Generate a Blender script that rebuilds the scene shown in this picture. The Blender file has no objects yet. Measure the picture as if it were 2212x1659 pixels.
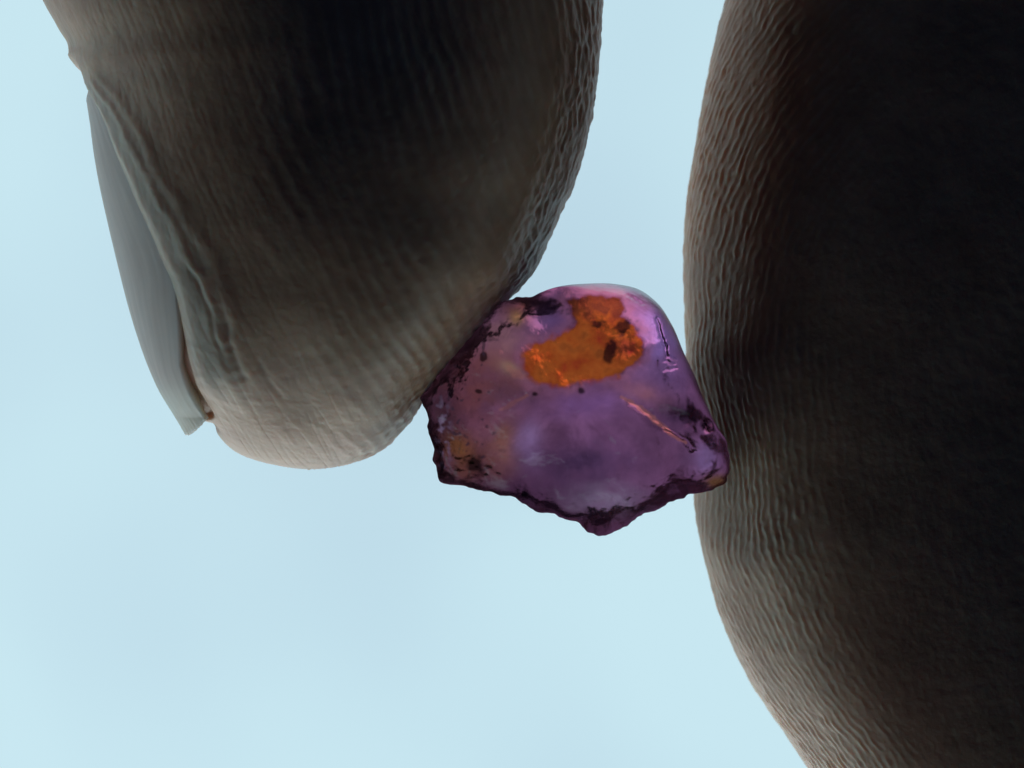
import bpy, bmesh, math
import numpy as np
from mathutils import Matrix, Vector

rng = np.random.default_rng(11)
SC = bpy.context.scene
COL = SC.collection

# ---------------------------------------------------------------- frame of reference
# Modelling frame ("photo frame", millimetres): X right, Y away from the viewer, Z up in the picture.
# The photographer looks steeply up at an overcast sky, so that frame is turned into the world,
# where +Z is the zenith.
ZEN = Vector((-0.06, 0.97, -0.165)).normalized()          # zenith seen in the photo frame
_x = (Vector((1, 0, 0)) - ZEN * ZEN.x).normalized()
_y = ZEN.cross(_x)
ROT = Matrix((_x, _y, ZEN))                              # photo frame -> world
ROTN = np.array(ROT)
PXMM = 30.0 / 2212.0                                     # photo is 30 mm wide at the stone
DIST = 120.0                                             # camera to subject plane, mm

def world(p):                                            # mm, photo frame -> metres, world
    return (np.asarray(p, float) @ ROTN.T) * 0.001

def pmm(px, py, y=0.0):                                  # picture point at depth y (mm)
    k = (DIST + y) / DIST
    return (px - 1106.0) * PXMM * k, (829.5 - py) * PXMM * k

# ---------------------------------------------------------------- camera
cam = bpy.data.cameras.new('camera')
cam.sensor_width = 36.0
cam.lens = 36.0 * DIST / 30.0
cam.clip_start, cam.clip_end = 0.002, 2000.0
cam.dof.use_dof = True
cam.dof.focus_distance = (DIST - 3.5) * 0.001
cam.dof.aperture_fstop = 95.0
camo = bpy.data.objects.new('camera', cam)
COL.objects.link(camo)
camo.matrix_world = ROT.to_4x4() @ Matrix.Translation((0, -DIST * 0.001, 0)) @ Matrix.Rotation(math.radians(90), 4, 'X')
SC.camera = camo

# ---------------------------------------------------------------- sky and light
SUN_PHOTO = Vector((-0.25, 0.80, -0.55)).normalized()    # towards the sun, photo frame
sun_dir = ROT @ SUN_PHOTO
sun_el = math.asin(max(-1, min(1, sun_dir.z)))
sun_az = math.atan2(sun_dir.x, sun_dir.y)

w = bpy.data.worlds.new('World'); SC.world = w; w.use_nodes = True
nt = w.node_tree; nt.nodes.clear()
N = nt.nodes.new; L = nt.links.new
out = N('ShaderNodeOutputWorld'); bg = N('ShaderNodeBackground')
sky = N('ShaderNodeTexSky'); sky.sky_type = 'NISHITA'; sky.sun_disc = False
sky.sun_elevation = sun_el; sky.sun_rotation = sun_az; sky.air_density = 1.0; sky.dust_density = 3.0
dim = N('ShaderNodeVectorMath'); dim.operation = 'SCALE'; dim.inputs['Scale'].default_value = 0.10
L(sky.outputs[0], dim.inputs[0])
tc = N('ShaderNodeTexCoord')
n1 = N('ShaderNodeTexNoise'); n1.inputs['Scale'].default_value = 6.0; n1.inputs['Detail'].default_value = 2.5
n1.inputs['Roughness'].default_value = 0.45
L(tc.outputs['Generated'], n1.inputs['Vector'])
ramp = N('ShaderNodeValToRGB')
ramp.color_ramp.elements[0].position = 0.33; ramp.color_ramp.elements[0].color = (0.485, 0.665, 0.785, 1)
ramp.color_ramp.elements[1].position = 0.60; ramp.color_ramp.elements[1].color = (0.600, 0.835, 0.915, 1)
L(n1.outputs['Fac'], ramp.inputs['Fac'])
mix = N('ShaderNodeMix'); mix.data_type = 'RGBA'; mix.inputs['Factor'].default_value = 0.93   # thick even cloud
L(dim.outputs[0], mix.inputs['A']); L(ramp.outputs[0], mix.inputs['B'])
sep = N('ShaderNodeSeparateXYZ'); L(tc.outputs['Generated'], sep.inputs[0])
hor = N('ShaderNodeMapRange'); hor.interpolation_type = 'SMOOTHSTEP'
hor.inputs['From Min'].default_value = -0.02; hor.inputs['From Max'].default_value = 0.05
L(sep.outputs['Z'], hor.inputs['Value'])
m2 = N('ShaderNodeMix'); m2.data_type = 'RGBA'; m2.inputs['A'].default_value = (0.0042, 0.0085, 0.0210, 1)
L(hor.outputs['Result'], m2.inputs['Factor']); L(mix.outputs['Result'], m2.inputs['B'])
L(m2.outputs['Result'], bg.inputs['Color']); bg.inputs['Strength'].default_value = 1.0
L(bg.outputs[0], out.inputs['Surface'])

sl = bpy.data.lights.new('sun', 'SUN'); sl.energy = 0.5; sl.angle = math.radians(40); sl.color = (1.0, 0.96, 0.90)
so = bpy.data.objects.new('sun', sl); COL.objects.link(so)
so.rotation_euler = sun_dir.to_track_quat('Z', 'Y').to_euler()

SC.view_settings.view_transform = 'Standard'; SC.view_settings.look = 'None'
SC.view_settings.exposure = 0.0; SC.view_settings.gamma = 1.0
SC.view_settings.use_curve_mapping = False
SC.render.engine = 'CYCLES'
SC.cycles.use_denoising = True
SC.cycles.max_bounces = 16; SC.cycles.transmission_bounces = 12; SC.cycles.diffuse_bounces = 4
SC.cycles.caustics_refractive = False; SC.cycles.caustics_reflective = False

# ---------------------------------------------------------------- numeric helpers
def pchip(xs, ys, x):
    xs = np.asarray(xs, float); ys = np.asarray(ys, float)
    h = np.diff(xs); d = np.diff(ys) / h
    m = np.zeros_like(ys)
    for i in range(1, len(xs) - 1):
        if d[i - 1] * d[i] > 0:
            w1 = 2 * h[i] + h[i - 1]; w2 = h[i] + 2 * h[i - 1]
            m[i] = (w1 + w2) / (w1 / d[i - 1] + w2 / d[i])
    m[0] = d[0]; m[-1] = d[-1]
    x = np.asarray(x, float)
    i = np.clip(np.searchsorted(xs, x) - 1, 0, len(xs) - 2)
    t = np.clip((x - xs[i]) / h[i], 0, 1)
    t2, t3 = t * t, t * t * t
    return ((2 * t3 - 3 * t2 + 1) * ys[i] + (t3 - 2 * t2 + t) * h[i] * m[i]
            + (-2 * t3 + 3 * t2) * ys[i + 1] + (t3 - t2) * h[i] * m[i + 1])

_G = rng.normal(size=(65536, 3)); _G /= np.linalg.norm(_G, axis=1, keepdims=True)
def vnoise(x, y, z):                                     # gradient noise, about -1..1
    x, y, z = np.broadcast_arrays(np.asarray(x, float), y, z)
    xi, yi, zi = np.floor(x).astype(np.int64), np.floor(y).astype(np.int64), np.floor(z).astype(np.int64)
    fx, fy, fz = x - xi, y - yi, z - zi
    s = lambda t: t * t * t * (t * (6 * t - 15) + 10)
    ux, uy, uz = s(fx), s(fy), s(fz)
    r = 0
    for a in (0, 1):
        for b in (0, 1):
            for c in (0, 1):
                g = _G[(((xi + a) * 73856093) ^ ((yi + b) * 19349663) ^ ((zi + c) * 83492791)) & 65535]
                wgt = (ux if a else 1 - ux) * (uy if b else 1 - uy) * (uz if c else 1 - uz)
                r = r + wgt * (g[..., 0] * (fx - a) + g[..., 1] * (fy - b) + g[..., 2] * (fz - c))
    return r * 1.7

def fbm(x, y, z, o=3):
    r, a = 0, 1.0
    for k in range(o):
        r = r + a * vnoise(x * 2 ** k + 17.3 * k, y * 2 ** k + 5.1 * k, z * 2 ** k + 9.7 * k); a *= 0.5
    return r

def sstep(a, b, x):
    t = np.clip((x - a) / (b - a), 0, 1); return t * t * (3 - 2 * t)

def inside(poly, x, y):
    poly = np.asarray(poly, float); r = np.zeros(np.shape(x), bool)
    j = len(poly) - 1
    for i in range(len(poly)):
        xi, yi = poly[i]; xj, yj = poly[j]
        c = ((yi > y) != (yj > y)) & (x < (xj - xi) * (y - yi) / (yj - yi + 1e-12) + xi)
        r ^= c; j = i
    return r

def grid_normals(P, wrap):
    if wrap:
        du = np.roll(P, -1, 1) - np.roll(P, 1, 1)
    else:
        du = np.gradient(P, axis=1)
    dv = np.gradient(P, axis=0)
    n = np.cross(du, dv)
    l = np.linalg.norm(n, axis=2, keepdims=True); l[l < 1e-12] = 1
    return n / l

def grid_faces(nr, nc, wrap, off=0):
    i = np.arange(nr - 1)[:, None]; j = np.arange(nc if wrap else nc - 1)[None, :]
    k = (j + 1) % nc
    a = i * nc + j; b = i * nc + k; c = (i + 1) * nc + k; d = (i + 1) * nc + j
    return np.stack([a, b, c, d], -1).reshape(-1, 4) + off

def make_mesh(name, verts, faces, attrs=None, parent=None, mat=None):
    me = bpy.data.meshes.new(name)
    f = np.asarray(faces, np.int32)
    me.vertices.add(len(verts)); me.vertices.foreach_set('co', np.asarray(verts, np.float32).ravel())
    me.loops.add(f.size); me.loops.foreach_set('vertex_index', f.ravel())
    me.polygons.add(len(f))
    me.polygons.foreach_set('loop_start', np.arange(len(f), dtype=np.int32) * f.shape[1])
    me.polygons.foreach_set('use_smooth', np.ones(len(f), bool))
    for k, v in (attrs or {}).items():
        v = np.asarray(v, np.float32)
        if v.ndim == 1:
            a = me.attributes.new(k, 'FLOAT', 'POINT'); a.data.foreach_set('value', v)
        else:
            a = me.attributes.new(k, 'FLOAT_COLOR', 'POINT')
            a.data.foreach_set('color', np.concatenate([v, np.ones((len(v), 1), np.float32)], 1).ravel())
    me.update(calc_edges=True); me.validate()
    o = bpy.data.objects.new(name, me); COL.objects.link(o)
    if parent: o.parent = parent
    if mat: me.materials.append(mat)
    return o

# ---------------------------------------------------------------- materials
def material(name):
    m = bpy.data.materials.new(name); m.use_nodes = True
    nt = m.node_tree; b = nt.nodes['Principled BSDF']
    return m, nt, b

def noise(nt, scale, detail=3, rough=0.5, vec=None):
    n = nt.nodes.new('ShaderNodeTexNoise'); n.inputs['Scale'].default_value = scale
    n.inputs['Detail'].default_value = detail; n.inputs['Roughness'].default_value = rough
    if vec is None:
        t = nt.nodes.new('ShaderNodeTexCoord'); vec = t.outputs['Object']
    nt.links.new(vec, n.inputs['Vector'])
    return n

def skin_material():
    m, nt, b = material('skin')
    Lk = nt.links.new
    at = nt.nodes.new('ShaderNodeAttribute'); at.attribute_name = 'tone'
    n = noise(nt, 700, 4, 0.6)
    r = nt.nodes.new('ShaderNodeValToRGB')
    r.color_ramp.elements[0].position = 0.3; r.color_ramp.elements[0].color = (0.80, 0.78, 0.76, 1)
    r.color_ramp.elements[1].position = 0.7; r.color_ramp.elements[1].color = (1.1, 1.1, 1.1, 1)
    Lk(n.outputs['Fac'], r.inputs['Fac'])
    mx = nt.nodes.new('ShaderNodeMix'); mx.data_type = 'RGBA'; mx.blend_type = 'MULTIPLY'; mx.inputs['Factor'].default_value = 1
    Lk(at.outputs['Color'], mx.inputs['A']); Lk(r.outputs[0], mx.inputs['B'])
    Lk(mx.outputs['Result'], b.inputs['Base Color'])
    b.inputs['Subsurface Weight'].default_value = 0.8
    b.inputs['Subsurface Radius'].default_value = (1.0, 0.34, 0.18)
    b.inputs['Subsurface Scale'].default_value = 0.0010
    b.inputs['Roughness'].default_value = 0.46
    b.inputs['Specular IOR Level'].default_value = 0.42
    n2 = noise(nt, 5200, 3, 0.6)
    bp = nt.nodes.new('ShaderNodeBump'); bp.inputs['Strength'].default_value = 0.45; bp.inputs['Distance'].default_value = 0.00004
    Lk(n2.outputs['Fac'], bp.inputs['Height']); Lk(bp.outputs[0], b.inputs['Normal'])
    return m

def nail_material():
    m, nt, b = material('nail')
    Lk = nt.links.new
    at = nt.nodes.new('ShaderNodeAttribute'); at.attribute_name = 'tone'
    Lk(at.outputs['Color'], b.inputs['Base Color'])
    b.inputs['Subsurface Weight'].default_value = 1.0
    b.inputs['Subsurface Radius'].default_value = (1.0, 0.7, 0.55)
    b.inputs['Subsurface Scale'].default_value = 0.0014
    b.inputs['Roughness'].default_value = 0.48
    b.inputs['Specular IOR Level'].default_value = 0.3
    n2 = noise(nt, 3000, 3, 0.6)
    bp = nt.nodes.new('ShaderNodeBump'); bp.inputs['Strength'].default_value = 0.2; bp.inputs['Distance'].default_value = 0.00003
    Lk(n2.outputs['Fac'], bp.inputs['Height']); Lk(bp.outputs[0], b.inputs['Normal'])
    return m

def stone_material(name, rough, ior=1.5, trans=1.0):
    m, nt, b = material(name)
    Lk = nt.links.new
    at = nt.nodes.new('ShaderNodeAttribute'); at.attribute_name = 'tone'
    n = noise(nt, 1500, 5, 0.65)
    r = nt.nodes.new('ShaderNodeValToRGB')
    r.color_ramp.elements[0].position = 0.25; r.color_ramp.elements[0].color = (0.72, 0.66, 0.70, 1)
    r.color_ramp.elements[1].position = 0.7; r.color_ramp.elements[1].color = (1.1, 1.1, 1.1, 1)
    Lk(n.outputs['Fac'], r.inputs['Fac'])
    mx = nt.nodes.new('ShaderNodeMix'); mx.data_type = 'RGBA'; mx.blend_type = 'MULTIPLY'; mx.inputs['Factor'].default_value = 1
    Lk(at.outputs['Color'], mx.inputs['A']); Lk(r.outputs[0], mx.inputs['B'])
    Lk(mx.outputs['Result'], b.inputs['Base Color'])
    fr = nt.nodes.new('ShaderNodeAttribute'); fr.attribute_name = 'frost_sheen'
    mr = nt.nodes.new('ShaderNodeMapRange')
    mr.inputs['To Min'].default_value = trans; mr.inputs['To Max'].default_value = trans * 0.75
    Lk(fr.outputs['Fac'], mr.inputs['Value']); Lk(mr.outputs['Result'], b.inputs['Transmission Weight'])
    b.inputs['Roughness'].default_value = rough
    b.inputs['IOR'].default_value = ior
    b.inputs['Specular IOR Level'].default_value = 0.15
    n2 = noise(nt, 2000, 6, 0.62)
    bp = nt.nodes.new('ShaderNodeBump'); bp.inputs['Strength'].default_value = 0.75; bp.inputs['Distance'].default_value = 0.00005
    Lk(n2.outputs['Fac'], bp.inputs['Height']); Lk(bp.outputs[0], b.inputs['Normal'])
    return m

SKIN, NAIL = skin_material(), nail_material()
STONE = stone_material('purple_stone', 0.22, 1.42)

# ---------------------------------------------------------------- digits
EXPO = 2.0 / 2.15
def section(th, e=EXPO):
    c, s = np.cos(th), np.sin(th)
    return np.sign(c) * np.abs(c) ** e, np.sign(s) * np.abs(s) ** e

# a tight edge easing into a broad flat pad: (offset from the edge, depth), px of the thumb
_so, _sd = np.array([(0, 0), (3, 40), (11, 84), (34, 142), (70, 204), (110, 262), (150, 308), (220, 359), (300, 396), (400, 424), (500, 441), (600, 452), (700, 458), (800, 460)], float).T
_sa = np.concatenate([[0], np.cumsum(np.hypot(np.diff(_so), np.diff(_sd)))]); SHOULDER_LEN = float(_sa[-1])
def shoulder(t):
    return pchip(_sa / SHOULDER_LEN, _so, t) / 800.0, pchip(_sa / SHOULDER_LEN, _sd, t) / 460.0

def angles(n_front, n_back):
    # theta 0 = right edge, pi/2 = towards the viewer, pi = left edge
    f = np.linspace(-0.18, math.pi + 0.18, n_front, endpoint=False)
    bk = np.linspace(math.pi + 0.18, 2 * math.pi - 0.18, n_back, endpoint=False)
    return np.concatenate([f, bk])

def ridge(phase, x, y, z, brk=0.36, fq=1.8):
    br = 0.72 + brk * fbm(x * fq, y * fq, z * fq, 2)
    s = 0.5 + 0.5 * np.cos(phase)
    return s ** 1.5 * np.clip(br, 0.08, 1.3)

# ---- index finger: left and right outline in the picture, then depth
TIP = 1015.0
ixl = [(-1000, -243), (-600, -90), (-330, -10), (-150, 25), (0, 92), (60, 126), (118, 158), (150, 163), (190, 185), (215, 191), (370, 214), (530, 249), (690, 290),
       (830, 340), (880, 366), (900, 386), (909, 432), (915, 462), (935, 470), (960, 490), (985, 527), (1002, 580), (1011, 625), (TIP, 665)]
ixr = [(-1000, 877), (-600, 1140), (-330, 1262), (-150, 1288), (0, 1300), (60, 1298), (170, 1290), (280, 1270), (390, 1240), (450, 1215), (520, 1186), (590, 1150),
       (650, 1098), (755, 1012), (870, 915), (910, 888), (940, 862), (965, 836), (985, 802), (1003, 752), (1011, 712), (TIP, 665)]
ib = [(-1000, 7.6), (-330, 8.3), (0, 8.3), (300, 8.2), (500, 7.95), (650, 7.35), (780, 6.3), (870, 5.0), (940, 3.6), (985, 2.2), (TIP, 0.0)]
iy = [(-1000, 1.7), (-330, -0.8), (0, -1.6), (400, -2.0), (800, -1.8), (TIP, -1.2)]
ifold = [(100, 120), (130, 170), (200, 214), (260, 250), (380, 302), (480, 350), (580, 396), (660, 424), (740, 440), (830, 457), (880, 461), (915, 460)]
ixs = [t for t in ixl if t[0] < 840] + [(900, 418), (930, 455), (960, 487), (985, 524), (1002, 578), (1011, 625), (TIP, 665)]
def inq(tab, py, tip):
    t = sorted(tab, key=lambda a: -a[0])
    return pchip([math.sqrt(tip - a) for a, _ in t], [v for _, v in t], np.sqrt(np.maximum(tip - py, 0)))
q = np.linspace(0, math.sqrt(TIP - 800), 150)
rows_i = np.concatenate([np.linspace(-1000, -60, 90, endpoint=False), np.arange(-60, 800, 3.0), (TIP - q ** 2)[::-1]])
th_i = angles(600, 150)

def index_base(py, th, nail=False):
    xl = inq(ixl, py, TIP); xr = inq(ixr, py, TIP)
    if nail:
        xl = pchip([150, 190, 215, 370, 530, 690, 830, 900, 920, 938, 960], [163, 185, 191, 214, 249, 290, 340, 380, 392, 402, 414], py)
        xr = np.where(py > 880, inq(ixr, np.minimum(py, 880), TIP), xr)
    b = inq(ib, np.minimum(py, 900) if nail else py, TIP); yc = inq(iy, py, TIP)
    xls = inq(ixs, py, TIP)
    xc = (xls + xr) / 2; a = xr - xc
    cx, cy = section(th)
    fo, fd = shoulder(np.clip(np.abs(np.where(th > math.pi, th - 2 * math.pi, th)) / (math.pi / 2), 0, 1))
    rx, ry = 1 - fo, fd * np.sign(np.sin(th))             # the pad side is flat in front, tight at its edge
    cx, cy = np.where(np.cos(th) > 0, rx, cx), np.where(np.cos(th) > 0, ry, cy)
    kk = (DIST + yc) / DIST
    X = (xc + np.where(cx > 0, a, xc - xls - (xl - xls) * (1.0 if nail else sstep(0.80, 0.97, -cx))) * cx - 1106) * PXMM * kk; b = b + 0.9 * sstep(430, 760, py) * (1 - sstep(860, 1000, py)) * sstep(0.0, 0.8, cx) * (0 if nail else 1)
    bk = 0.45 + 0.55 * (1 - sstep(-900, -200, py))
    Y = yc - np.where(cy > 0, b, b * bk) * cy; Z = (829.5 - py) * PXMM * kk + 0 * th
    return np.stack(np.broadcast_arrays(X, Y, Z), -1), xc + 0 * th, a + 0 * th

inail = [(100, 118), (130, 168), (200, 214), (260, 250), (380, 304), (480, 352), (580, 396), (650, 416), (740, 421), (830, 421), (880, 417), (940, 417)]
def fold_angle(py, tab=None):
    xl = inq(ixl, py, TIP); xr = inq(ixr, py, TIP); xc = (inq(ixs, py, TIP) + xr) / 2
    tab = tab or ifold
    xf = pchip([p for p, _ in tab], [v for _, v in tab], np.clip(py, tab[0][0], tab[-1][0]))
    c = np.clip((xc - xf) / (xc - xl), 0, 1) ** (1 / EXPO)
    return np.arccos(c)

def build_index():
    PY, TH = rows_i[:, None], th_i[None, :]
    P, xc, a = index_base(PY, TH)
    nrm = grid_normals(P, True)
    if np.mean(nrm[:, :, 1] * np.sin(th_i)[None, :]) > 0: nrm = -nrm
    X, Y, Z = P[..., 0], P[..., 1], P[..., 2]
    PYf = PY + 0 * TH
    # arc distance round the section from the front, px
    arc = (math.pi / 2 - TH) * a
    u = xc + arc * 0.95
    # friction ridges
    ph = np.hypot(u - 1800, (PYf + 50)) * PXMM
    ph = ph + 0.18 * fbm(X * 0.30, Y * 0.30, Z * 0.30, 2) + 0.05 * fbm(X * 1.6, Y * 1.6, Z * 1.6, 2)
    rd = ridge(2 * math.pi * ph / 0.46, X, Y, Z)
    FA = fold_angle(PYf)
    dfold = (math.pi - FA - TH) * a * PXMM            # mm on the pad side of the nail fold (front)
    mask = sstep(2.0, 6.0, dfold) * (0.45 + 0.55 * sstep(-0.4, 0.5, fbm(X * .3, Y * .3, Z * .3 + 7, 2)))
    mask = mask * sstep(420, 900, u + 0.5 * (PYf - 200))
    mask = mask * np.where(TH > math.pi, 0, 1) + np.where(TH > 4.2, 1, 0) * sstep(4.2, 4.9, TH)
    d = 0.034 * rd * mask
    # fine criss-cross skin lines away from the pad, pores, soft unevenness
    ac, lg = u * .91 - PYf * .42, u * .42 + PYf * .91
    s1 = np.abs(vnoise(ac * 0.045, lg * 0.006, 3.1)); s2 = np.abs(vnoise(ac * 0.03, lg * 0.02, 8.7))
    d += (1 - mask) * (-0.008 * (1 - sstep(0.0, 0.22, s1)) - 0.004 * (1 - sstep(0, 0.2, s2)))
    d += 0.05 * vnoise(X * 0.3, Y * 0.3, Z * 0.3) + 0.006 * fbm(X * 2.6, Y * 2.6, Z * 2.6, 3)
    d -= 0.010 * mask * sstep(0.35, 0.75, vnoise(X * 3.1, Y * 3.1, Z * 3.1))
    # lumpier pad edge, where the ridges are seen end on
    pe = (1 - sstep(0.25, 0.75, np.abs(TH)))
    d += pe * (0.035 * vnoise(X * 1.3, Y * 1.3, Z * 1.3) + 0.030 * vnoise(X * 3.2, Y * 3.2, Z * 3.2))
    # nail bed and the fold along it
    zone = sstep(125, 215, PYf) * (1 - sstep(905, 912, PYf))
    back = (TH - math.pi - 0.95) * a * PXMM
    inn = np.where(TH < math.pi, dfold, back)
    bed = (1 - sstep(-0.42, -0.02, inn)) * zone
    d -= (0.42 - 0.24 * sstep(620, 780, PYf)) * bed
    wob = 0.06 * vnoise(PYf * 0.02, 1.5, 0) + 0.03 * vnoise(PYf * 0.07, 4.5, 0)
    zf = sstep(125, 215, PYf) * (1 - sstep(790, 915, PYf))
    d += zf * (0.20 * np.exp(-((inn - 0.50 - wob) / np.where(inn > 0.5, 1.5, 0.45)) ** 2) + 0.05 * np.exp(-((inn - 1.15 - 2 * wob) / 0.20) ** 2)
                 + 0.04 * np.exp(-((inn - 1.75 + 2 * wob) / 0.25) ** 2))
    d += 0.10 * np.exp(-(((PYf - 122) / 16) ** 2)) * (1 - sstep(0.0, 2.5, inn))      # cuticle bump
    # creases beside the nail fold
    for k, (off, y0, y1, dep) in enumerate([(0.95, 560, 800, .05), (1.45, 660, 860, .045), (2.1, 740, 900, .03)]):
        run = sstep(y0, y0 + 60, PYf) * (1 - sstep(y1 - 60, y1, PYf))
        d -= dep * run * np.exp(-((inn - off - 0.12 * vnoise(PYf * 0.02, k * 3.3, 0) + (PYf - y0) * -0.0012) / 0.09) ** 2)
    # flesh pressed flat by the stone
    P = P + nrm * d[..., None]
    # colour of the skin, plus a painted highlight along the nail fold
    base = np.array([0.62, 0.385, 0.25])
    tone = np.ones(P.shape) * base
    bl = fbm(X * 0.5 + 3, Y * 0.5, Z * 0.5, 3)[..., None]
    tone = tone * (1 + 0.12 * bl * np.array([0.5, 1.0, 1.1]))
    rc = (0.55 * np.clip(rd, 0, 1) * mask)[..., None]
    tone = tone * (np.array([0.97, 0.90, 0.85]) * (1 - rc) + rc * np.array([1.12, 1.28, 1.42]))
    yel = (0.8 * zf * np.exp(-((inn - 0.6) / 0.9) ** 2))[..., None]
    tone = tone * (1 - yel) + yel * np.array([0.56, 0.47, 0.36])
    hyp = (np.exp(-((PYf - 880) / 45) ** 2) * (1 - sstep(-0.1, 0.3, inn)) * sstep(800, 850, PYf))[..., None]
    bedc = bed[..., None]
    tone = tone * (1 - bedc) + bedc * np.array([0.52, 0.20, 0.12])
    tone = tone * (1 - hyp) + hyp * np.array([0.50, 0.25, 0.13])
    return P, tone

# ---- thumb
TT = 2010.0
txl = [(-1000, 1807), (-600, 1735), (-330, 1668), (-150, 1612), (0, 1568), (130, 1540), (290, 1510), (420, 1490), (560, 1480), (650, 1482), (750, 1488), (850, 1496), (950, 1504),
       (1070, 1514), (1180, 1522), (1280, 1542), (1390, 1582), (1500, 1640), (1590, 1700), (1659, 1748), (1760, 1830), (1880, 1950), (1960, 2080), (TT, 2260)]
txr = [(-1000, 3031), (-600, 2930), (-330, 2880), (0, 2930), (500, 2990), (1000, 2990), (1400, 2920), (1700, 2760), (1880, 2580), (1970, 2430), (TT, 2260)]
tb = [(-1000, 13.3), (-600, 11.2), (-330, 9.8), (0, 9.6), (600, 10.0), (1100, 10.0), (1400, 9.8), (1700, 8.9), (1900, 5.8), (TT, 0.0)]
q2 = np.linspace(0, math.sqrt(TT - 1700), 70)
rows_t = np.concatenate([np.linspace(-1000, -60, 80, endpoint=False), np.arange(-60, 1700, 3.2), (TT - q2 ** 2)[::-1]])
th_t = np.concatenate([np.linspace(0.2, 1.4, 60, endpoint=False), np.linspace(1.4, math.pi + 0.22, 470, endpoint=False),
                       np.linspace(math.pi + 0.22, 2 * math.pi + 0.2, 130, endpoint=False)])

def build_thumb():
    PY, TH = rows_t[:, None], th_t[None, :]
    xl = inq(txl, PY, TT); xr = inq(txr, PY, TT); b = inq(tb, PY, TT)
    W = (xr - xl) / 2; xc = xl + W
    # front-left shoulder: a tight curve easing into the broad pad (offset, depth in px)
    t = np.clip((math.pi - TH) / (math.pi / 2), 0, 1)
    fo, fd = shoulder(t)
    depth = b * 0.62
    c, sn = np.cos(TH), np.sin(TH)
    fl = (TH >= math.pi / 2) & (TH <= math.pi)
    X = (np.where(fl, xl + fo * W, xc + W * c) - 1106) * PXMM
    Y = np.where(fl, -depth * fd, np.where(sn > 0, -depth * sn, -depth * 1.05 * sn)) + 0.8; Z = (829.5 - PY) * PXMM + 0 * TH
    P = np.stack([X, Y + 0 * X, Z], -1)
    nrm = grid_normals(P, True)
    if np.mean(nrm[:, :, 1] * np.sin(th_t)[None, :]) > 0: nrm = -nrm
    PYf = PY + 0 * TH; X, Y, Z = P[..., 0], P[..., 1], P[..., 2]
    u = np.where(fl, t * SHOULDER_LEN, np.where(TH > math.pi, -(TH - math.pi) * 570, SHOULDER_LEN + (math.pi / 2 - TH) * 700))   # px round from the left edge
    ph = np.hypot(u - 1220, (PYf - 840) * np.where(PYf > 840, 0.75, 1.0)) * PXMM
    ph = ph + 0.22 * fbm(X * 0.25 + 9, Y * 0.25, Z * 0.25, 2) + 0.10 * fbm(X * 1.5, Y * 1.5, Z * 1.5, 2)
    rd = ridge(2 * math.pi * ph / 0.32, X + 40, Y, Z, 0.95, 2.6)
    mask = sstep(-900, -300, u) * (0.5 + 0.5 * sstep(-0.5, 0.4, fbm(X * .3 + 20, Y * .3, Z * .3, 2)))
    d = 0.030 * rd * mask * (0.10 + 0.90 * (1 - sstep(330, 640, u)))
    d += 0.05 * vnoise(X * 0.3 + 5, Y * 0.3, Z * 0.3) + 0.010 * fbm(X * 2.6, Y * 2.6, Z * 2.6, 3)
    d -= 0.018 * mask * (1 - sstep(300, 600, u)) * sstep(0.35, 0.75, vnoise(X * 3.1 + 9, Y * 3.1, Z * 3.1))
    # hollow pressed in by the corner of the stone, flesh swelling round it
    gx, gz = pmm(1560, 985, -2.4)
    r2 = ((Z - gz) / 1.5) ** 2 + ((Y + 2.4) / 1.9) ** 2
    front = (TH < math.pi + 1) * np.exp(-((X - gx) / 2.2) ** 2)
    d -= 0.25 * np.exp(-r2) * front
    r3 = np.sqrt(((Z - gz) / 1.5) ** 2 + ((Y + 2.4) / 1.9) ** 2)
    d += 0.16 * np.exp(-((r3 - 2.0) / 0.55) ** 2) * front
    P = P + nrm * d[..., None]
    base = np.array([0.62, 0.385, 0.25])
    tone = np.ones(P.shape) * base
    bl = fbm(X * 0.4 + 31, Y * 0.4, Z * 0.4, 3)[..., None]
    tone = tone * (1 + 0.12 * bl * np.array([0.5, 1.0, 1.1]))
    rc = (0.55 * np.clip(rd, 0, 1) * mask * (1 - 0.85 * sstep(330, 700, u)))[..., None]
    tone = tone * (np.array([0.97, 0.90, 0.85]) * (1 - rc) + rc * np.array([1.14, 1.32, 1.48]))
    red = np.exp(-(((u - 620 - (PYf - 1400) * 0.1) / 150) ** 2))[..., None] * sstep(1050, 1400, PYf)[..., None]  # reddish band where light turns to shade, painted into the skin tone
    tone = tone * (1 - 0.35 * red) + 0.35 * red * np.array([0.55, 0.24, 0.16])
    return P, tone

# ---- the rest of the hand, above the picture: overlapping tapered limbs fused into one skin
def limb(pts):
    out = []
    for (p, r), (p2, r2) in zip(pts[:-1], pts[1:]):
        p, p2 = np.array(p, float), np.array(p2, float)
        n = max(2, int(np.linalg.norm(p2 - p) / 1.6))
        for t in np.linspace(0, 1, n, endpoint=False): out.append((p + (p2 - p) * t, r + (r2 - r) * t))
    out.append((np.array(pts[-1][0], float), pts[-1][1]))
    return out

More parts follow.
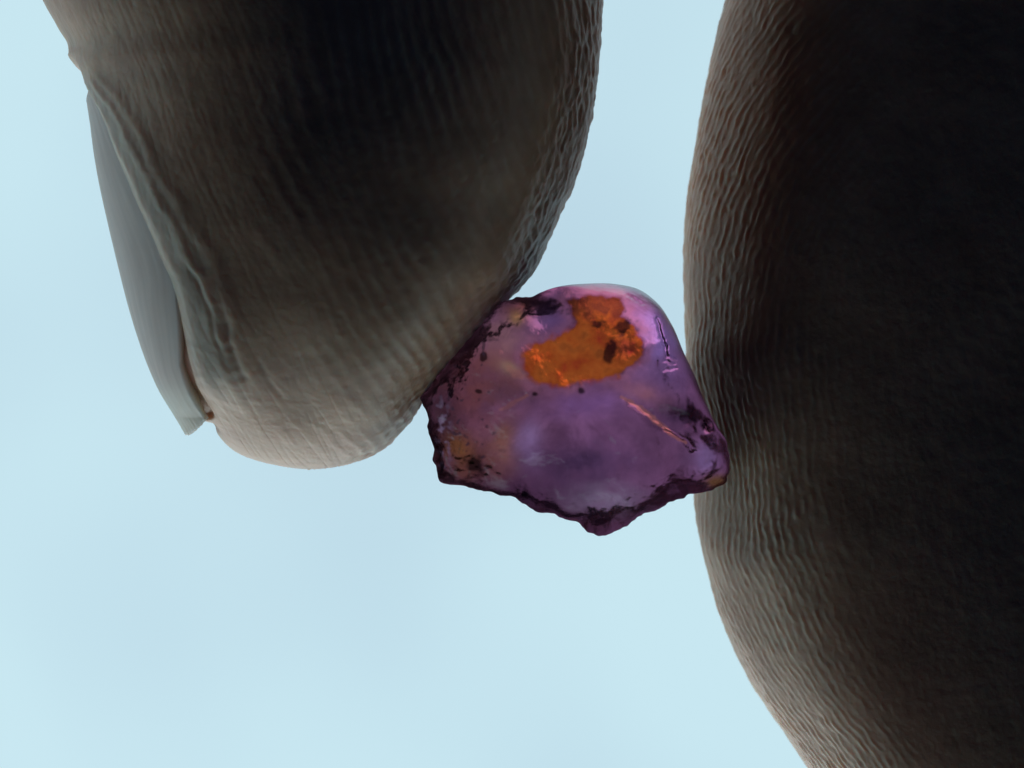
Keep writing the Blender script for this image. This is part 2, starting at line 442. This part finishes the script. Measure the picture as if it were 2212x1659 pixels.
def build_rest():
    balls = []
    balls += limb([((-8.5, 0.8, 18.0), 6.2), ((-10, 1.6, 22), 8.1), ((-13.5, 2.5, 36), 8.5), ((-15, 4, 43), 8.9), ((-8, 7, 62), 9.6), ((2, 11, 84), 10.5), ((25, 14, 108), 13), ((50, 16, 128), 16)])
    balls += limb([((16.6, 0.4, 18.0), 6.8), ((17.4, 0.8, 22.5), 8.7), ((18, 1.0, 26), 9.2), ((22, 3, 38), 10.0), ((29, 6, 56), 10.8), ((38, 10, 78), 13.5), ((46, 14, 104), 17), ((54, 18, 130), 18)])
    balls += limb([((8, 27, 88), 10.5), ((-13, 28, 60), 9.3), ((-8, 29, 46), 8.5), ((6, 30, 44), 8.0), ((14, 30, 54), 7.6)])
    balls += limb([((15, 42, 92), 10), ((-3, 44, 66), 8.8), ((2, 46, 54), 8.2), ((15, 46, 54), 7.6), ((22, 45, 63), 7.2)])
    balls += limb([((24, 55, 97), 9), ((10, 58, 77), 7.6), ((13, 58, 67), 7.1), ((24, 57, 67), 6.7), ((29, 56, 74), 6.3)])
    for k, e in enumerate([(8, 27, 88), (15, 42, 92), (24, 55, 97)]):
        balls += limb([(e, 11 - k), ((36, 24 + 7 * k, 116), 13), ((56, 20 + 5 * k, 138), 15)])
    balls += limb([((20, 12, 92), 11), ((38, 14, 96), 14)])
    balls += limb([((54, 20, 132), 21), ((66, 24, 160), 22), ((95, 30, 230), 27)])
    la, lo = np.linspace(0, math.pi, 13), np.linspace(0, 2 * math.pi, 18, endpoint=False)
    S = np.stack([np.sin(la)[:, None] * np.cos(lo), np.sin(la)[:, None] * np.sin(lo), np.cos(la)[:, None] + 0 * lo], -1).reshape(-1, 3)
    sf = grid_faces(13, 18, True)
    V = np.concatenate([p + S * r for p, r in balls]); Fs = np.concatenate([sf + k * len(S) for k in range(len(balls))])
    me = bpy.data.meshes.new('hand_form'); me.from_pydata(V.tolist(), [], Fs.tolist())
    ob = bpy.data.objects.new('hand_form', me); COL.objects.link(ob)
    rm = ob.modifiers.new('fuse', 'REMESH'); rm.mode = 'VOXEL'; rm.voxel_size = 1.1
    sm = ob.modifiers.new('soften', 'SMOOTH'); sm.factor = 0.5; sm.iterations = 14
    ev = ob.evaluated_get(bpy.context.evaluated_depsgraph_get()); m2 = ev.to_mesh()
    v = np.empty(len(m2.vertices) * 3, np.float32); m2.vertices.foreach_get('co', v)
    f = np.array([tuple(p.vertices) for p in m2.polygons if len(p.vertices) == 4], np.int32)
    ev.to_mesh_clear(); bpy.data.objects.remove(ob); bpy.data.meshes.remove(me)
    return v.reshape(-1, 3), f

def build_hand():
    Pi, ti = build_index(); Pt, tt = build_thumb(); vr, fr = build_rest()
    ni, nt_ = Pi.shape[0] * Pi.shape[1], Pt.shape[0] * Pt.shape[1]
    V = np.concatenate([Pi.reshape(-1, 3), Pt.reshape(-1, 3), vr])
    F = np.concatenate([grid_faces(Pi.shape[0], Pi.shape[1], True), grid_faces(Pt.shape[0], Pt.shape[1], True, ni), fr + ni + nt_])
    T = np.concatenate([ti.reshape(-1, 3), tt.reshape(-1, 3), np.tile([0.56, 0.375, 0.255], (len(vr), 1))])
    o = make_mesh('hand', world(V), F, {'tone': np.clip(T, 0.02, 0.9)}, mat=SKIN)
    o['label'] = 'bare hand whose index fingertip and thumb pinch the purple stone'
    o['category'] = 'hand'
    return o

hand = build_hand()

def build_nail():
    py = np.concatenate([np.arange(195, 900, 4.0), np.linspace(900, 938, 24)])
    nc = 150
    fa = fold_angle(np.minimum(py, 815), inail)
    t = np.linspace(0, 1, nc)
    th0 = math.pi - fa - 0.05 * (1 - sstep(580, 680, py)); th1 = math.pi + 1.02
    TH = th0[:, None] + (th1 - th0[:, None]) * t[None, :]
    # the free edge is rounded: the sides end higher than the middle
    cut = 1 - 0.10 * np.abs(t - 0.42) ** 2
    PYn = 195 + (py[:, None] - 195) * (1 - 0.34 * np.clip(np.abs(t[None, :] - 0.40) - 0.14, 0, 1) ** 1.5)
    P, xc, a = index_base(PYn, TH, nail=True)
    nrm = grid_normals(P, False)
    if np.mean(nrm[..., 0]) > 0: nrm = -nrm
    lin = vnoise(t[None, :] * 46, PYn * 0.006, 2.2) * 0.006 + vnoise(t[None, :] * 110, PYn * 0.01, 5.2) * 0.003
    edge = sstep(900, 938, py)[:, None] * 0.05 * vnoise(t[None, :] * 30, 1, 1)
    outer = P + nrm * (0.01 + lin - 0.14 * (1 - sstep(195, 225, PYn)))[..., None]; outer[..., 2] += edge
    thick = (0.26 - 0.12 * sstep(880, 938, py))[:, None, None]
    inner = outer - nrm * thick
    nr = len(py)
    V = np.concatenate([outer.reshape(-1, 3), inner.reshape(-1, 3)])
    F = [grid_faces(nr, nc, False), grid_faces(nr, nc, False, nr * nc)[:, ::-1]]
    idx = np.arange(nr * nc).reshape(nr, nc)
    ring = np.concatenate([idx[0, :-1], idx[:-1, -1], idx[-1, :0:-1], idx[:0:-1, 0]])
    r2 = np.roll(ring, -1); off = nr * nc
    F.append(np.stack([ring, ring + off, r2 + off, r2], -1))
    tone = np.ones((nr, nc, 3)) * np.array([0.64, 0.44, 0.37])
    tone *= (1 + 0.09 * (vnoise(t[None, :] * 24, PYn * 0.006, 9) + vnoise(t[None, :] * 70, PYn * 0.008, 3))[..., None])
    free = sstep(800, 890, PYn)[..., None]
    tone = tone * (1 - free) + free * np.array([0.60, 0.53, 0.42])
    T = np.concatenate([tone.reshape(-1, 3)] * 2)
    return make_mesh('fingernail', world(V), np.concatenate(F), {'tone': np.clip(T, 0, 0.9)}, parent=hand, mat=NAIL)
build_nail()

# ---------------------------------------------------------------- the stone
OUTL = [(1085, 652), (1150, 640), (1200, 622), (1260, 614), (1330, 614), (1385, 628), (1420, 655), (1450, 700), (1480, 770), (1510, 840), (1535, 900),
        (1556, 935), (1568, 970), (1570, 1035), (1545, 1056), (1510, 1063), (1460, 1080), (1425, 1099), (1400, 1110), (1378, 1116), (1350, 1140), (1310, 1158),
        (1275, 1150), (1240, 1125), (1200, 1115), (1160, 1105), (1120, 1081), (1060, 1063), (1000, 1050), (950, 1040), (938, 1000), (935, 960),
        (924, 930), (925, 895), (912, 865), (945, 815), (990, 752), (1040, 695)]
CX, CY = 1245.0, 885.0
PATCH = [(1128, 770), (1140, 750), (1180, 735), (1218, 717), (1240, 697), (1226, 676), (1220, 650), (1250, 641), (1300, 640), (1338, 645), (1345, 668), (1340, 685),
         (1362, 705), (1383, 735), (1388, 757), (1375, 785), (1350, 798), (1330, 815), (1290, 823), (1250, 827), (1215, 838), (1180, 832), (1148, 826), (1130, 800)]

GRAINS = [(1311, 764, 26, 58, 0.22), (1341, 708, 48, 26, -0.45), (1290, 703, 26, 20, -0.2), (1026, 1000, 46, 38, 0.4), (1045, 770, 15, 24, 0.3),
          (1155, 851, 14, 11, 0), (1250, 843, 17, 14, 0.3), (1521, 919, 22, 15, .3), (1135, 1066, 16, 14, 0), (1036, 846, 18, 10, .2)]  # the hole near the right edge has its shade painted near-black

def stone_mid(px):                                     # depth of the stone's girdle, mm
    return -1.5 - 0.5 * (px - 915) / 650.0

def smin(a, b, k=0.26):
    return -k * np.log(np.exp(-np.clip(a, -20, 20) / k) + np.exp(-np.clip(b, -20, 20) / k))

def stone_faces(px, py, h):
    h = smin(h, 3.45 - 0.0034 * (py - 900) + 0.0010 * (px - 1250))       # lower face
    h = smin(h, 3.30 - 0.0050 * (1130 - px) - 0.002 * (py - 850))        # left face
    h = smin(h, 3.45 - 0.0060 * (790 - py) - 0.0012 * (1260 - px))       # face with the orange patch
    return smin(h, 3.40 - 0.0080 * (px - 1385) - 0.0012 * (py - 800))    # right face

def stone_front(px, py, d, smooth):                    # height towards the viewer, mm; d = px in from the outline
    n1 = fbm(px * .012, py * .012, 31, 2); n2 = fbm(px * .02, py * .02, 41, 2)
    dd = np.clip(d * (1 + 0.25 * n1 * (1 - smooth)), 0, None)
    h = smooth * 3.9 * (1 - (1 - np.clip(dd / 190, 0, 1)) ** 2) ** 0.5 + (1 - smooth) * 4.4
    h = stone_faces(px, py, h)
    rim = sstep(0, 45, d)
    # fault line running down to the right, the upper side set back
    sx, sy, ex, ey = 1340, 858, 1490, 962
    L_ = math.hypot(ex - sx, ey - sy); tx, ty = (ex - sx) / L_, (ey - sy) / L_
    al = (px - sx) * tx + (py - sy) * ty; ac = (px - sx) * ty - (py - sy) * tx + 5 * vnoise(al * .04, 2, 2)
    run = sstep(-10, 30, al) * (1 - sstep(L_ - 10, L_ + 30, al))
    h = h - 0.28 * run * np.exp(-np.clip(ac, 0, None) / 38) * sstep(-5, 4, ac) - 0.10 * run * np.exp(-((ac + 2) / 7) ** 2)
    h = h - 0.40 * np.exp(-(((px - 1445) / 42) ** 2 + ((py - 902) / 22) ** 2)) * rim        # dark pocket
    h = h - 0.55 * np.exp(-(((px - 1521) / 10) ** 2 + ((py - 918) / 10) ** 2))              # small hole
    h = h + 0.22 * np.exp(-(((px - 1140) / 55) ** 2 + ((py - 960) / 70) ** 2))              # swelling
    h = h - 0.30 * np.exp(-(((px - 1300) / 90) ** 2 + ((py - 1100) / 40) ** 2))       # hollow at the foot
    h = h - 0.25 * np.exp(-(((px - 1190) / 45) ** 2 + ((py - 690) / 24) ** 2)) * rim
    lips = np.abs(fbm(px * .012, py * .012, 3, 3))
    h = h + (0.30 * fbm(px * 0.0075, py * 0.0075, 1.2, 2) + 0.05 * fbm(px * .028, py * .028, 5, 3)) * rim
    h = h - 0.015 * sstep(0.52, 0.75, vnoise(px * .07, py * .07, 15)) * rim
    left = 1 - sstep(1000, 1100, px)
    h = h + (0.045 * left) * fbm(px * 0.045, py * 0.045, 8.2, 3) * rim
    # short curved chips and scratches
    chips = sstep(0.45, 0.62, vnoise(px * .05 + py * .02, py * .022 - px * .012, 4.4))
    wz = np.exp(-(((px - 1410) / 45) ** 2 + ((py - 730) / 80) ** 2)) + np.exp(-(((px - 1130) / 50) ** 2 + ((py - 730) / 40) ** 2)) + 0.35
    h = h - 0.022 * chips * wz * rim
    scr = sstep(0.5, 0.8, vnoise(px * 0.012 + py * .03, py * 0.13 - px * .05, 9.9))
    h = h - 0.010 * scr * sstep(940, 1000, py) * rim
    for (x0, y0, x1, y1, dep, wd) in [(1412, 690, 1430, 755, .20, 4), (1430, 745, 1432, 775, .16, 4), (1425, 800, 1455, 795, .14, 3), (1428, 780, 1450, 788, .12, 3),
                                      (1435, 770, 1455, 780, .1, 3), (1350, 640, 1385, 660, .08, 4), (1475, 955, 1490, 972, .15, 4), (1135, 850, 1085, 880, .12, 6)]:
        l = math.hypot(x1 - x0, y1 - y0); a_ = ((px - x0) * (x1 - x0) + (py - y0) * (y1 - y0)) / l; c_ = ((px - x0) * (y1 - y0) - (py - y0) * (x1 - x0)) / l
        c_ = c_ + 3 * vnoise(a_ * .1, x0 * .1, 0)
        h = h - dep * np.exp(-(c_ / wd) ** 2) * sstep(-6, 4, a_) * (1 - sstep(l - 4, l + 6, a_))
    # crust edge of the orange patch
    return h

def stone_back(px, py, d, smooth):
    dd = np.clip(d, 0, None)
    h = smooth * 3.0 * (1 - (1 - np.clip(dd / 190, 0, 1)) ** 2) ** 0.5 + (1 - smooth) * 1.7 * (dd / 30) ** 0.6
    h = smin(h, 2.7 - 0.0050 * (px - 1300) - 0.003 * (py - 850), 0.7); h = smin(h, 2.6 + 0.0055 * (px - 1200) - 0.0015 * (py - 900), 0.7)
    h = smin(h, 2.8 + 0.0060 * (py - 800), 0.7)
    return h + 0.16 * fbm(px * 0.008 + 40, py * 0.008, 6, 2) * sstep(0, 60, d)

def stone_tone(px, py):
    C = lambda *c: np.array(c)
    base = np.ones(px.shape + (3,)) * C(0.57, 0.25, 0.45)
    n = fbm(px * .008, py * .008, 20, 3)[..., None]
    base = base * (1 + 0.15 * n + 0.12 * fbm(px * .022, py * .022, 50, 3)[..., None])
    def blob(x, y, sx, sy, ang, col, k):
        nonlocal base
        c, s = math.cos(ang), math.sin(ang); dx, dy = px - x, py - y
        a, b = (dx * c + dy * s) / sx, (-dx * s + dy * c) / sy
        g = np.exp(-(a * a + b * b)) * (1 + 0.5 * fbm(px * .02 + x, py * .02, 3, 3))
        g = (np.clip(g, 0, 1) * k)[..., None]
        base = base * (1 - g) + g * np.asarray(col)
    blob(960, 900, 70, 130, 0, C(.34, .13, .20), .80)        # plum, stained left end
    blob(1050, 830, 110, 90, 0.4, C(.60, .215, .24), .85)
    blob(1015, 1000, 80, 60, 0.3, C(.60, .23, .16), .85)     # rusty lower left
    blob(985, 965, 34, 26, 0.6, C(.70, .29, .12), .70)
    blob(1090, 960, 26, 60, 0, C(.80, .34, .26), .65)        # warm rim of the bright spot
    blob(1140, 955, 30, 50, 0, C(.88, .50, .86), .70)  # bright spot of refracted light, painted as a pale tone
    blob(1085, 730, 55, 55, 0, C(.78, .38, .40), .55)
    blob(1130, 665, 45, 22, 0, C(.46, .18, .12), .75)
    blob(1115, 690, 16, 16, 0, C(.95, .50, .25), .60)
    blob(1190, 690, 40, 30, 0, C(.42, .25, .55), .50)
    blob(1105, 800, 30, 14, .4, C(.95, .55, .40), .60)
    blob(1420, 720, 60, 95, -.2, C(.74, .42, .88), .75)      # clear lilac right shoulder
    blob(1380, 850, 60, 20, .3, C(.90, .36, .36), .55)
    blob(1270, 870, 120, 28, -.1, C(.70, .33, .72), .45)
    blob(1520, 985, 34, 34, 0, C(.80, .46, .84), .60)
    blob(1545, 1040, 26, 16, 0, C(.62, .30, .12), .75)
    blob(1130, 1070, 140, 36, .35, C(.34, .12, .20), .60)
    blob(1330, 1120, 90, 26, -.2, C(.38, .14, .24), .50)
    blob(1265, 1005, 100, 48, -.1, C(.30, .15, .30), .70)     # darker zones
    blob(1180, 1060, 170, 45, .15, C(.36, .16, .30), .60)
    blob(1455, 895, 50, 30, .3, C(.26, .12, .24), .70)  # shadow beside the fault line, painted dark into the tone
    blob(950, 890, 45, 90, 0, C(.24, .10, .15), .70)
    blob(1100, 840, 60, 40, 0, C(.36, .17, .25), .50)
    base = np.array([0.165, 0.048, 0.108]) * (np.clip(base, 0.01, 1) / np.array([0.57, 0.25, 0.45])) ** 3.3
    return np.clip(base, 0.001, 0.95)

def build_stone():
    na, nr = 900, 150
    pts = np.array(OUTL, float); ang = np.arctan2(pts[:, 1] - CY, pts[:, 0] - CX); rad = np.hypot(pts[:, 0] - CX, pts[:, 1] - CY)
    o = np.argsort(ang); ang, rad = ang[o], rad[o]
    A = np.concatenate([ang[-4:] - 2 * math.pi, ang, ang[:4] + 2 * math.pi]); R = np.concatenate([rad[-4:], rad, rad[:4]])
    t = np.linspace(-math.pi, math.pi, na, endpoint=False)
    ro = pchip(A, R, t)
    ex, ey = CX + ro * np.cos(t), CY + ro * np.sin(t)
    rough = 1 - sstep(-0.15, 0.15, np.cos(t + math.pi / 3.4) - 0.55)          # the upper right shoulder is smooth
    jag = rough * (5.0 * fbm(ex * .03, ey * .03, 2, 2) + 1.5 * vnoise(ex * .09, ey * .09, 4))
    rr = np.sin(np.linspace(0, math.pi / 2, nr)) ** 1.0
    rr[0] = 0.0
    rad2 = rr[:, None] * ro[None, :] + rr[:, None] ** 4 * jag[None, :]
    px = CX + rad2 * np.cos(t)[None, :]; py = CY + rad2 * np.sin(t)[None, :]
    r = rr[:, None] + 0 * px
    # distance in from the outline, picture px
    ring = np.stack([px[-1, ::3], py[-1, ::3]], -1); rn = np.roll(ring, -1, 0); ab = rn - ring; l2 = (ab ** 2).sum(1)
    dist = np.full(px.shape, 1e9)
    for k in range(len(ring)):
        tt = np.clip(((px - ring[k, 0]) * ab[k, 0] + (py - ring[k, 1]) * ab[k, 1]) / l2[k], 0, 1)
        dist = np.minimum(dist, (px - ring[k, 0] - tt * ab[k, 0]) ** 2 + (py - ring[k, 1] - tt * ab[k, 1]) ** 2)
    dist = np.sqrt(dist); dist[-1] = 0
    smooth = sstep(-120, 160, (px - 1330) * 0.75 - (py - 760) * 0.75) * np.ones_like(px)
    # on the broken sides the girdle runs along the edge of the front faces; only the shoulder rounds over
    so2 = smooth[-1]
    hout = (stone_faces(px[-1], py[-1], np.full(na, 4.4)) - 0.03) * (1 - so2)
    ker = np.hanning(41); ker /= ker.sum()
    hout = np.convolve(np.concatenate([hout[-20:], hout, hout[:20]]), ker, 'valid')
    G = hout[None, :] * (r ** 2)
    hf = stone_front(px, py, dist, smooth) - G
    hf = np.minimum(hf, smooth * 9 + 0.10 * dist + 0.02); hf = np.maximum(hf, 0.006 * np.minimum(dist, 20))
    hb = np.maximum(stone_back(px, py, dist, smooth), 0.03 * np.minimum(dist, 15)) + G * sstep(0, 30, dist)
    hf[-1] = 0; hb[-1] = 0
    mid = stone_mid(px) - G
    def place(px, py, y):
        k = (DIST + mid) / DIST                       # outline lies on the girdle
        return np.stack([(px - 1106) * PXMM * k, y, (829.5 - py) * PXMM * k], -1)
    Pf = place(px, py, mid - hf); Pb = place(px, py, mid + hb)
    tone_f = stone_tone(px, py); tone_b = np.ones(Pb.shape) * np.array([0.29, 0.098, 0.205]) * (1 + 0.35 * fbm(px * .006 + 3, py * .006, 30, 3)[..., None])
    tone_b = np.clip(tone_b, 0.01, 0.9)
    frost_sheen = np.exp(-(((px - 1312) / 62) ** 2 + ((py - 1078) / 26) ** 2)) * (0.75 + 0.55 * fbm(px * .02, py * .04, 2, 3)) \
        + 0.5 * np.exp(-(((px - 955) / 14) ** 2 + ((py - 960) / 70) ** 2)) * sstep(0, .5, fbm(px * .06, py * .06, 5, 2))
    frost_sheen = np.clip(frost_sheen, 0, 1)  # pale foot: sky sheen painted into the tone, with some frosting
    # orange patch, dark grains and veins: soft-edged colour fields, each also a part of its own
    pp = np.array(PATCH, float); pn = np.roll(pp, -1, 0); sd = np.full(px.shape, 1e9)
    for k in range(len(pp)):
        ab = pn[k] - pp[k]; tt = np.clip(((px - pp[k, 0]) * ab[0] + (py - pp[k, 1]) * ab[1]) / (ab @ ab), 0, 1)
        sd = np.minimum(sd, np.hypot(px - pp[k, 0] - tt * ab[0], py - pp[k, 1] - tt * ab[1]))
    sd = np.where(inside(PATCH, px, py), sd, -sd) + 6 * fbm(px * .05, py * .05, 13, 3)
    n = fbm(px * .022, py * .022, 11, 3); nf = fbm(px * .09, py * .09, 3, 2)
    og = np.array([0.72, 0.060, 0.0011]) * (1 + np.array([0.30, 0.75, 0.6]) * n[..., None] + np.array([0.12, 0.25, 0.2]) * nf[..., None])
    br = np.clip((1 - sstep(672, 722, py + 22 * n)) * 0.95 + np.exp(-(((px - 1345) / 42) ** 2 + ((py - 750) / 38) ** 2)) * 0.9 + 0.5 * sstep(.25, .7, n)
                 + 0.55 * np.exp(-(sd / 7) ** 2), 0, 1)[..., None]
    og = og * (1 - 0.96 * br) + 0.96 * br * np.array([0.035, 0.0034, 0.0006])
    pm = sstep(-8, 7, sd)[..., None]
    halo = (np.exp(-((sd + 8) / 12) ** 2) * (0.35 + 0.35 * n))[..., None]
    tone_f = tone_f * (1 - halo) + halo * np.array([0.42, 0.10, 0.12])
    tone_f = tone_f * (1 - pm) + pm * np.clip(og, 0.0008, 0.98)
    def along(pts, wd):
        d = np.full(px.shape, 1e9); m = len(pts) - 1
        for i in range(m):
            (x0, y0), (x1, y1) = pts[i], pts[i + 1]; l2 = (x1 - x0) ** 2 + (y1 - y0) ** 2
            tt = np.clip(((px - x0) * (x1 - x0) + (py - y0) * (y1 - y0)) / l2, 0, 1)
            wl = wd * (0.35 + 0.65 * math.sin(math.pi * (i + 0.5) / m))
            d = np.minimum(d, np.hypot(px - x0 - tt * (x1 - x0), py - y0 - tt * (y1 - y0)) / wl)
        return d + 0.6 * fbm(px * .07, py * .07, 3, 2)
    def blot(x, y, w_, h_, ang):
        c, s_ = math.cos(ang), math.sin(ang); dx, dy = px - x, py - y
        return np.hypot((dx * c + dy * s_) / (w_ / 2), (-dx * s_ + dy * c) / (h_ / 2)) + 0.40 * fbm(px * .06 + x, py * .06, 4, 2)
    fv = [along([(1335, 856), (1352, 866), (1375, 880), (1392, 893), (1410, 908), (1430, 924), (1450, 940), (1475, 954)], 6.0),
          along([(1082, 884), (1098, 876), (1114, 866), (1138, 853)], 5.0),
          along([(1100, 798), (1112, 806), (1126, 812)], 9.0)]
    for kf, f in zip((0.7, 0.35, 0.45), fv):
        k = (kf * (1 - sstep(0.5, 1.5, f)))[..., None]
        tone_f = tone_f * (1 - k) + k * np.array([0.55, 0.13, 0.05])
    fg = [blot(*g) for g in GRAINS]
    for f in fg:
        k = (0.97 * (1 - sstep(0.65, 1.35, f)))[..., None]
        tone_f = tone_f * (1 - k) + k * np.array([0.0003, 0.00015, 0.0002])
    # fine specks of dirt in the pits of the left end
    sp = (sstep(.50, .75, fbm(px * .055, py * .055, 77, 2)) * (1 - sstep(1040, 1130, px)) * 0.85)[..., None]
    tone_f = tone_f * (1 - sp) + sp * np.array([0.010, 0.005, 0.006])
    frost_sheen_k = frost_sheen[..., None] * 0.8
    tone_f = tone_f * (1 - frost_sheen_k) + frost_sheen_k * np.array([0.62, 0.50, 0.58])
    nv = na * nr
    V = np.concatenate([Pf.reshape(-1, 3), Pb.reshape(-1, 3)])
    Ff = grid_faces(nr, na, True); Fb = grid_faces(nr, na, True, nv)[:, ::-1]
    facev = lambda f: f.reshape(-1)[Ff].mean(1)
    inp = facev(sd) > 0
    veins = [(facev(f) < 1) & ~inp for f in fv]
    grains = [(facev(f) < 1, g) for f, g in zip(fg, GRAINS)]
    anyv = np.zeros(len(Ff), bool)
    for m in veins: anyv |= m
    for m, _ in grains: anyv |= m
    root = bpy.data.objects.new('gemstone', None); COL.objects.link(root)
    root.empty_display_size = 0.004
    root['label'] = 'rough translucent purple stone with an orange patch, pinched between fingertip and thumb'
    root['category'] = 'gemstone'
    W = world(V); origin = world(np.array([[pmm(CX, CY, -2.8)[0], -2.8, pmm(CX, CY + 200, -2.8)[1]]]))[0]
    root.location = Vector(origin)
    W = W - origin
    tone = np.concatenate([tone_f.reshape(-1, 3), tone_b.reshape(-1, 3)]); frost_sheen2 = np.concatenate([frost_sheen.reshape(-1), np.zeros(nv)])
    rimq = np.stack([np.arange(na) + (nr - 1) * na, (np.arange(na) + 1) % na + (nr - 1) * na, (np.arange(na) + 1) % na + (nr - 1) * na + nv, np.arange(na) + (nr - 1) * na + nv], -1)
    def sub(faces, name, mat, tone):
        u, inv = np.unique(faces, return_inverse=True)
        return make_mesh(name, W[u], inv.reshape(faces.shape), {'tone': tone[u], 'frost_sheen': frost_sheen2[u]}, root, mat)
    Vm = np.concatenate([Ff[~inp & ~anyv], Fb])
    # weld the girdle: the back's rim uses the front's rim vertices
    Vm = np.where(Vm >= nv + (nr - 1) * na, Vm - nv, Vm)
    Vm = Vm[:]
    # the centre ring is one point on each side
    body = sub(Vm, 'stone_body', STONE, tone)
    patch = sub(Ff[inp & ~anyv], 'orange_patch', STONE, tone)
    taken = np.zeros(len(Ff), bool)
    for gm, g in grains:
        o = sub(Ff[gm & ~taken], 'dark_inclusion_or_hole', STONE, tone); taken |= gm
        if inside(PATCH, np.array([g[0]]), np.array([g[1]]))[0]: o.parent = patch
    for vm in veins:
        sub(Ff[vm & ~taken], 'orange_vein', STONE, tone); taken |= vm
    return root, patch, origin

gem, patch, gem_o = build_stone()
